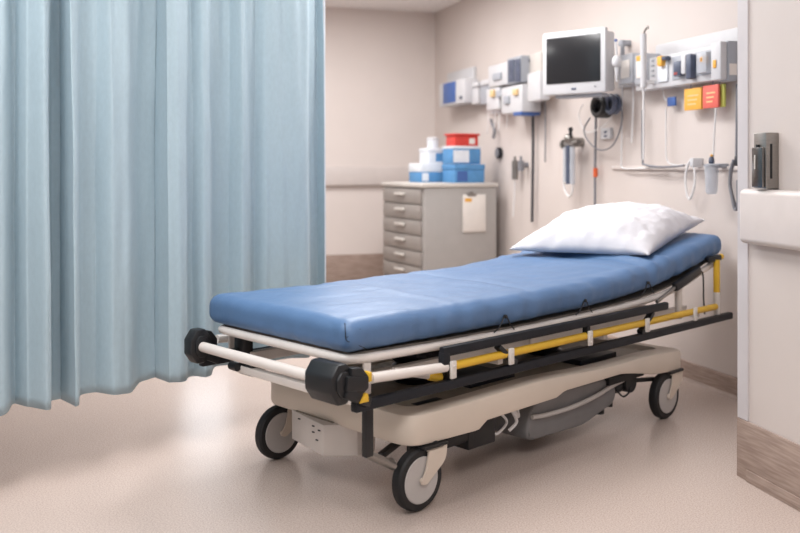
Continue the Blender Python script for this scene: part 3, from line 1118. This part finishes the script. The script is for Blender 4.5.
for px in (488, 495, 499, 507):
    q0, q1 = wp(px, 112, .1), wp(px - 1, 128 + (px % 3) * 3, .1)
    p = MB(); p.tube([(q0[0], -.1, q0[1]), ((q0[0] + q1[0]) / 2 + .01, -.1, (q0[1] + q1[1]) / 2), (q1[0], -.1, q1[1])], .004, 6)
    t.part('hanging_lead', p, 'tubeclear')
# tall grey unit
t = wall_thing(531, 100, 'wall_cabinet', 'narrow pale grey wall unit between the equipment rack and the monitor', 'wall unit')
p = MB(); wbox(p, 521, 54, 541, 99, 0, .10, .008)
t.part('body', p, 'cabtop')
p = MB(); wbox(p, 527, 72, 540, 101, .10, .17, .01)
t.part('pouch', p, 'devwhite')
p = MB(); wbox(p, 525, 60, 529, 62, .10, .108, .002)
t.part('latch', p, 'devdark')
# monitor
MON = Frame((.932, 4.85, 0), math.atan2(-.669, .743))
mz = 1.05 + 104 / 900 * 4.85
t = Thing(MON, (0, .08, mz - .18), 'wall_monitor', 'grey white monitor with dark screen mounted high on the wall', 'monitor')
hw, hh = .195, .172
p = MB(); p.box(-hw, hw, 0, .035, mz - hh, mz + hh, .010)
p.box(-hw + .012, hw - .012, .03, .13, mz - hh + .012, mz + hh - .012, .014)
mo = t.part('casing', p, 'devwhite')
p = MB(); p.box(-hw + .028, hw - .028, -.004, .004, mz - hh + .06, mz + hh - .032, .002)
t.part('screen', p, 'screen', mo)
p = MB(); p.box(-.01, .02, -.003, .002, mz - hh + .022, mz - hh + .032, .001); p.box(.13, .14, -.003, .002, mz - hh + .030, mz - hh + .036, .001)
t.part('buttons', p, 'devdark', mo)
p = MB(); p.box(-.05, .05, .13, .17, mz - .06, mz + .06, .005); p.bar((0, .17, mz), (.02, .33, mz), .05, .05, .006)
p.box(-.13, .16, .03, .10, mz - hh - .018, mz - hh + .0, .004)
t.part('wall_arm', p, 'devgrey')
p = MB(); p.ball((.25, .02, mz - .015), .026, .026, .034); p.cyl((.25, .02, mz + .02), (.245, .02, mz + .09), .006)
p.cyl((.25, .02, mz - .04), (.25, .02, mz - .12), .012, .005)
q = Thing(MON, (.25, .02, mz), 'handset', 'white bulb handset hanging at the right side of the monitor', 'handset')
q.part('bulb', p, 'devwhite')
p = MB(); p.ball((.245, .02, mz + .095), .009)
q.part('blue_tip', p, 'blue')
# cuff with cables under the monitor
t = wall_thing(602, 106, 'blood_pressure_cuff', 'dark coiled cuff and hose hanging on the wall below the monitor', 'cuff')
s_, z = wp(602, 106, .09)
p = MB()
for k in range(3):
    p.tube([(s_ - .02 + .062 * math.cos(a), -.05 - .025 * k, z + .050 * math.sin(a)) for a in [2 * math.pi * i / 16 for i in range(16)]], .017, 8, closed=True, sub=2)
t.part('coil', p, 'black')
p = MB()
for k in range(2):
    p.tube([(s_ + .09 + .045 * math.cos(a), -.06 - .03 * k, z + .005 + .045 * math.sin(a)) for a in [2 * math.pi * i / 16 for i in range(16)]], .013, 8, closed=True, sub=2)
t.part('coil', p, 'devdark')
p = MB()
pts = [(590, 118), (584, 130), (589, 142), (600, 150), (612, 146), (620, 130), (622, 112), (616, 100)]
p.tube([(wp(a, b, .05)[0], -.05, wp(a, b, .05)[1]) for a, b in pts], .0045, 8)
t.part('hose', p, 'tubegrey')
p = MB()
pts = [(583, 104), (579, 116), (586, 132), (600, 128), (611, 118), (612, 104)]
p.tube([(wp(a, b, .04)[0], -.04, wp(a, b, .04)[1]) for a, b in pts], .0035, 8)
t.part('hose', p, 'tubeclear')
t = wall_thing(605, 137, 'wall_outlet', 'small white outlet plate inside the hose loop below the monitor', 'outlet')
p = MB(); wbox(p, 600.5, 128, 610, 139, 0, .02, .003)
t.part('plate', p, 'devwhite')
p = MB(); wbox(p, 604, 131, 606.5, 133, .02, .022, 0); wbox(p, 604, 135, 606.5, 137, .02, .022, 0)
t.part('sockets', p, 'devdark')

# rack with two clear bins between monitor and headwall panel
t = wall_thing(632, 86, 'bin_rack', 'rack of two clear bins on the wall right of the monitor', 'bins')
p = MB(); wbox(p, 618, 56, 648, 86, 0, .02, .003)
t.part('back_plate', p, 'devwhite')
for a, b in ((618.5, 632), (634, 646)):
    p = MB(); wbox(p, a, 54, b, 84, .02, .11, .008)
    bb = t.part('bin', p, 'clear')
    p = MB(); wbox(p, a + 2, 60, b - 3, 78, .111, .116, .003)
    t.part('contents', p, 'paper', bb)
p = MB(); wbox(p, 636, 56, 640, 61, .111, .12, .003)
t.part('tag', p, 'cardyellow')
# iv pole
t = wall_thing(643, 168, 'iv_pole', 'white vertical drip pole with hook fixed to the wall beside the bins', 'pole')
s_, zt = wp(643.5, 34, .15)
_, zm = wp(643.5, 88, .15)
_, zb_ = wp(643.5, 160, .15)
p = MB(); p.cyl((s_, -.15, zm), (s_, -.15, zt), .016)
po = t.part('pole', p, 'devwhite')
p = MB(); p.cyl((s_, -.15, zb_), (s_, -.15, zm), .005)
p.bar((s_, -.15, zm + .03), (s_, 0, zm + .03), .02, .02, .003)
t.part('lower_pole', p, 'tubeclear', po)
p = MB(); p.tube([(s_, -.15, zt - .01), (s_ + .01, -.15, zt + .012), (s_ + .04, -.16, zt + .02), (s_ + .065, -.17, zt + .028), (s_ + .07, -.17, zt + .016)], .005, 8)
t.part('hook', p, 'steel', po)
p = MB(); s2, z2 = wp(622.5, 40, .05); p.cyl((s2, -.05, z2), (s2, -.05, wp(622.5, 58, .05)[1]), .012); p.box(s2 - .03, s2 + .01, -.06, 0, z2 - .03, z2 + .0, .004)
single(WALL, (s2, -.05, z2 - .1), 'wall_bracket', p, 'devgrey', 'grey bracket post on the wall just right of the monitor', 'bracket')

# headwall panel
t = wall_thing(693, 86, 'headwall_panel', 'long white service panel on the wall above the yellow and red cards', 'wall panel')
s0, s1 = wp(650, 60)[0], wp(742, 60)[0]
zl, zh = wp(693, 86)[1], wp(693, 38)[1]
p = MB(); p.box(s0 + .08, s1, -.02, 0, zl + .02, zh, .004)
t.part('back_plate', p, 'devwhite')
zh2 = wp(690, 50, .09)[1]
p = MB(); p.box(s0, s1, -.09, -.02, zl, zh2, .008)
hp = t.part('housing', p, 'devwhite')
p = MB()
for a, b, c_, d_ in ((672, 55, 691, 79), (695, 51, 712, 75)):
    wbox(p, a, b, c_, d_, .088, .094, .002)
t.part('recess', p, 'devgrey', hp)
for a, b, c_, d_, m_ in ((673, 61, 680, 76, 'devdark'), (685.5, 54, 690.5, 79, 'devdark'), (680.5, 55, 685, 74, 'devwhite'), (673, 71, 678, 76, 'cardred'),
                         (696, 52, 706, 73, 'clear'), (699, 56, 703, 63, 'cardyellow'), (657, 58, 667, 82, 'boxlight'), (656.5, 56, 661, 66, 'cardyellow'), (661, 56, 665, 60, 'devdark')):
    p = MB(); wbox(p, a, b, c_, d_, .09, .125 if m_ != 'boxlight' else .10, .006)
    t.part('module', p, m_, hp, {'devdark': 'dark module', 'cardred': 'red module', 'cardyellow': 'yellow tag'}.get(m_))
p = MB()
for k in range(4):
    wbox(p, 651, 60 + 5 * k, 653.5, 61.5 + 5 * k, .09, .094, 0)
t.part('vent_slot', p, 'devgrey', hp)
# grey box dispenser at the right end
t = wall_thing(724, 80, 'sharps_dispenser', 'grey plastic dispenser box at the right end of the long white panel', 'dispenser')
s0, s1, z0, z1 = wrect(710.5, 42, 720.5, 80, .18)
p = MB(); p.box(s0, s1, -.18, -.145, z0, z1, .006)
t.part('front_half', p, 'devwhite')
p = MB(); p.box(s0 - .004, s1 + .004, -.144, -.092, z0 - .004, z1 + .004, .006)
t.part('rear_half', p, 'devgrey')
p = MB(); p.box(s1 + .004, s1 + .007, -.138, -.10, z0 + .02, z0 + .07, 0)
t.part('label_plate', p, 'paper')
p = MB(); wbox(p, 712.5, 60, 715.5, 68, .18, .185, .002)
t.part('marker', p, 'cardyellow')

# hanging cards
for pl, pt, pr, pb, m_, nm, lab, cord, d in (
        (684, 88, 701, 110, 'cardyellow', 'hanging_card', 'yellow card hanging under the long white panel', 692, .05),
        (702.5, 85, 718, 108, 'cardred', 'hanging_card', 'red card hanging under the long white panel', 714, .06),
        (717.5, 84, 724, 107, 'cardlime', 'hanging_card', 'lime green card half hidden behind the red card', 721, .04)):
    t = wall_thing((pl + pr) / 2, pb, nm, lab, 'card', 'cards under the panel')
    p = MB(); s0, s1, z0, z1 = wbox(p, pl, pt, pr, pb, d, d + .012, .003)
    cd = t.part('card', p, m_)
    if m_ != 'cardlime':
        p = MB()
        for k in range(3):
            p.box(s0 + .03, s1 - .02 - .01 * k, -d - .0135, -d - .012, z1 - .04 - .02 * k, z1 - .033 - .02 * k)
        t.part('print', p, 'sand', cd, 'faint print lines')
    p = MB(); s_, z = wp(cord, pt, d); p.tube([(s_, -d - .006, z1 - .004), (s_, -d - .006, z1 + .03)], .003, 6, sub=1)
    t.part('cord', p, 'tubegrey')
t = wall_thing(670, 105, 'blue_tag', 'small blue tag hanging on the wall left of the yellow card', 'tag')
p = MB(); wbox(p, 667, 97, 675, 106, .03, .04, .003)
t.part('tag', p, 'blue')
p = MB(); s_, z = wp(664, 90, .03); p.tube([(s_, -.03, z + .05), (s_ - .01, -.03, z), (s_ + .01, -.03, z - .05), (s_ + .03, -.034, z - .05)], .004, 6)
t.part('cord', p, 'tubeclear')


def hose(pts, r, m_, name, label, cat, d=.03, group=None, extra=None):
    P = [(wp(a, b, d)[0], -d, wp(a, b, d)[1]) for a, b in pts]
    t = Thing(WALL, P[-1], name, label, cat, group)
    p = MB(); p.tube(P, r, 8)
    t.part('line', p, m_)
    p = MB(); p.box(P[0][0] - .012, P[0][0] + .012, -d - .008, 0, P[0][1] - .012, P[0][1] + .012, .003)
    t.part('fixing', p, 'devgrey')
    return t


# cables and hoses on the wall
hose([(535, 102), (533, 112), (533, 150), (532.5, 185), (532, 222)], .010, 'tubedark', 'wall_cable', 'dark vertical cable on the wall below the narrow grey unit', 'cable')
hose([(596, 112), (595.5, 140), (595, 175), (595, 205)], .008, 'tubegrey', 'wall_cable', 'grey vertical cable with orange sleeve on the wall behind the pillow', 'cable').part(
    'sleeve', MB().cyl((wp(595.5, 168, .03)[0], -.03, wp(595.5, 168, .03)[1]), (wp(595.5, 177, .03)[0], -.03, wp(595.5, 177, .03)[1]), .013), 'orange', label='orange sleeve')
hose([(545, 100), (545.5, 130), (545, 162)], .005, 'tubegrey', 'wall_cable', 'thin grey cable on the wall left of the flowmeter', 'cable')
hose([(622.5, 86), (622, 120), (621.5, 160), (623, 168), (640, 168.5), (665, 167.5)], .005, 'tubeclear', 'white_hose', 'white hose dropping from the two bins and bending right along the wall', 'hose')
hose([(633, 86), (633, 110), (631.5, 143)], .005, 'tubeclear', 'white_hose', 'short white hose hanging straight down under the two bins', 'hose')
hose([(642.5, 110), (642.5, 158), (646, 165), (664, 167), (684, 165.5)], .006, 'tubegrey', 'grey_hose', 'grey hose curving right from the foot of the drip pole', 'hose', .05)
hose([(666, 108), (666, 140), (667, 160), (675, 165), (690, 164)], .004, 'tubeclear', 'white_hose', 'thin white hose hanging below the blue tag', 'hose', .04)
hose([(716, 108), (714, 140), (713.5, 157)], .004, 'tubeclear', 'suction_line', 'thin straight line running from the red card to the suction bottle', 'hose', .07)
hose([(737.5, 84), (737, 120), (736.5, 158)], .007, 'tubegrey', 'wall_cable', 'grey vertical cable beside the edge of the projecting wall', 'cable')
# loop of white cord
t = wall_thing(690, 170, 'cord_loop', 'white cord loop hanging from the wall conduit above the pillow corner', 'cord')
p = MB()
P = [(691, 160), (687, 168), (685.5, 180), (687, 194), (689.5, 199), (693, 192), (695, 180), (694, 168)]
p.tube([(wp(a, b, .05)[0], -.05, wp(a, b, .05)[1]) for a, b in P], .006, 8, closed=True)
t.part('loop', p, 'tubeclear')
p = MB(); wbox(p, 689.5, 158, 693, 167, 0, .06, .004)
t.part('holder', p, 'devwhite')
# suction bottle
t = wall_thing(711, 195, 'suction_bottle', 'cloudy plastic suction bottle with blue valve hung on the wall', 'bottle')
s_, zt = wp(711.5, 167, .08); _, zb_ = wp(711.5, 194, .08)
p = MB(); p.lathe([(.020, zb_), (.026, zb_ + .01), (.031, zt - .01), (.031, zt)], (s_, -.08, 0), 24)
t.part('canister', p, 'clear')
p = MB(); p.lathe([(.034, zt), (.034, zt + .010), (.014, zt + .016)], (s_, -.08, 0), 24)
p.bar((s_, -.05, zt + .006), (s_, 0, zt + .006), .04, .02, .003)
t.part('lid', p, 'devgrey')
p = MB(); p.lathe([(.010, zt + .016), (.014, zt + .022), (.012, zt + .040), (.006, zt + .048)], (s_, -.08, 0), 16)
t.part('valve', p, 'devdark')
p = MB(); p.ball((s_, -.08, zt + .052), .007)
t.part('valve_knob', p, 'cardyellow')
# grey coil at the right end
t = wall_thing(734, 160, 'coiled_cord', 'grey coiled cord hanging on the wall next to the projecting wall', 'cord')
p = MB()
for k, w_ in enumerate((0, 1.6)):
    P = [(736, 160), (731.5 + w_, 170), (730.5 + w_, 185), (733 + w_, 198), (737, 209), (740, 205), (740, 180)]
    p.tube([(wp(a, b, .05)[0], -.05 - .012 * k, wp(a, b, .05)[1]) for a, b in P], .007, 8)
t.part('cord', p, 'tubegrey')
p = MB(); wbox(p, 734, 156, 738, 166, 0, .06, .004)
t.part('holder', p, 'tubedark')
# oxygen flowmeter
t = wall_thing(568, 195, 'oxygen_flowmeter', 'chrome and grey gas flowmeter with clear tube loop mounted on the wall', 'flowmeter')
s_, z = wp(569, 142, .09)
p = MB(); p.cyl((s_, 0, z), (s_, -.10, z), .028); p.cyl((s_ - .07, -.08, z - .012), (s_ + .07, -.08, z - .012), .020); p.cyl((s_ - .085, -.08, z - .012), (s_ - .06, -.08, z - .012), .030)
p.cyl((s_ + .06, -.08, z - .005), (s_ + .10, -.08, z - .002), .016); p.ball((s_, -.09, z + .02), .030, .03, .03)
t.part('regulator', p, 'steel')
p = MB(); p.cyl((s_ + .02, -.09, z + .02), (s_ + .02, -.09, z + .07), .010); p.ball((s_ + .02, -.09, z + .075), .015)
t.part('knob', p, 'black')
p = MB(); p.ball((s_ - .10, -.08, z - .012), .016)
t.part('knob', p, 'black')
_, zb_ = wp(569, 184, .09)
p = MB(); p.cyl((s_ + .0, -.09, zb_), (s_ + .0, -.09, z - .02), .020)
t.part('gauge_tube', p, 'devdark')
for k in (-.042, .042):
    p = MB(); p.cyl((s_ + k, -.09, zb_ + (.0 if k > 0 else .01)), (s_ + k, -.09, z - .03), .016)
    t.part('side_tube', p, 'clear')
p = MB(); p.tube([(s_ - .06, -.09, z - .03), (s_ - .062, -.09, zb_), (s_ - .04, -.09, zb_ - .05), (s_, -.09, zb_ - .075), (s_ + .04, -.09, zb_ - .045), (s_ + .05, -.09, zb_ + .03)], .007, 8)
t.part('tube_loop', p, 'tubeclear')
# small valve pair left
t = wall_thing(516, 180, 'wall_valve', 'small grey double gas valve on the wall right of the supply cabinet', 'valve')
for px, m_ in ((515, 'steel'), (521, 'tubegrey')):
    s_, z = wp(px, 165, .05)
    p = MB(); p.cyl((s_, -.05, z - .10 if px == 515 else z - .04), (s_, -.05, z + .03), .022); p.cyl((s_, 0, z), (s_, -.05, z), .018); p.cyl((s_, -.05, z + .03), (s_, -.05, z + .06), .009)
    t.part('valve_body', p, m_)
s_, z = wp(515, 180, .05)
p = MB(); p.tube([(s_, -.05, z), (s_ - .01, -.05, z - .1), (s_ - .03, -.05, z - .25)], .006, 8)
t.part('drop_hose', p, 'tubeclear')
# round black knob
t = wall_thing(497, 153, 'round_gauge', 'round dark gauge on the wall just above the supply boxes', 'gauge')
s_, z = wp(497, 153, .03)
p = MB(); p.cyl((s_, 0, z), (s_, -.03, z), .042, seg=28, bev=.006)
t.part('case', p, 'charcoal')
p = MB(); p.cyl((s_, -.03, z), (s_, -.033, z), .032, seg=28)
t.part('dial', p, 'tubegrey')
t = wall_thing(495, 130, 'hanging_strap', 'short beige strap hanging on the wall below the equipment rack', 'strap')
p = MB(); P = [(491, 119), (492, 124), (494.5, 130), (493.5, 138)]
p.tube([(wp(a, b, .04)[0], -.04, wp(a, b, .04)[1]) for a, b in P], .012, 8)
t.part('strap', p, 'tubegrey')

# ------------------------------------------------------------------ steel dispenser on the projecting wall
t = Thing(PART, (.17, -.025, .976), 'steel_dispenser', 'brushed steel dispenser with slot standing on the wall guard at right', 'dispenser')
p = MB(); p.box(.142, .205, -.047, 0, .978, 1.156, .003)
pl_ = t.part('housing', p, 'steel')
p = MB(); p.box(.2045, .2065, -.032, -.025, 1.01, 1.12)
t.part('slot', p, 'black', pl_)
p = MB(); p.box(.146, .200, -.058, -.047, .982, 1.110, .003)
fc = t.part('front_case', p, 'chrome', label='polished steel front case')
p = MB(); p.box(.162, .168, -.060, -.058, 1.04, 1.085, .001)
t.part('handle', p, 'cabtop', fc)  # pale colour imitates the highlight on this strip
p = MB(); p.cyl((.17, -.052, 1.110), (.17, -.052, 1.118), .006)
t.part('cap', p, 'black', fc)
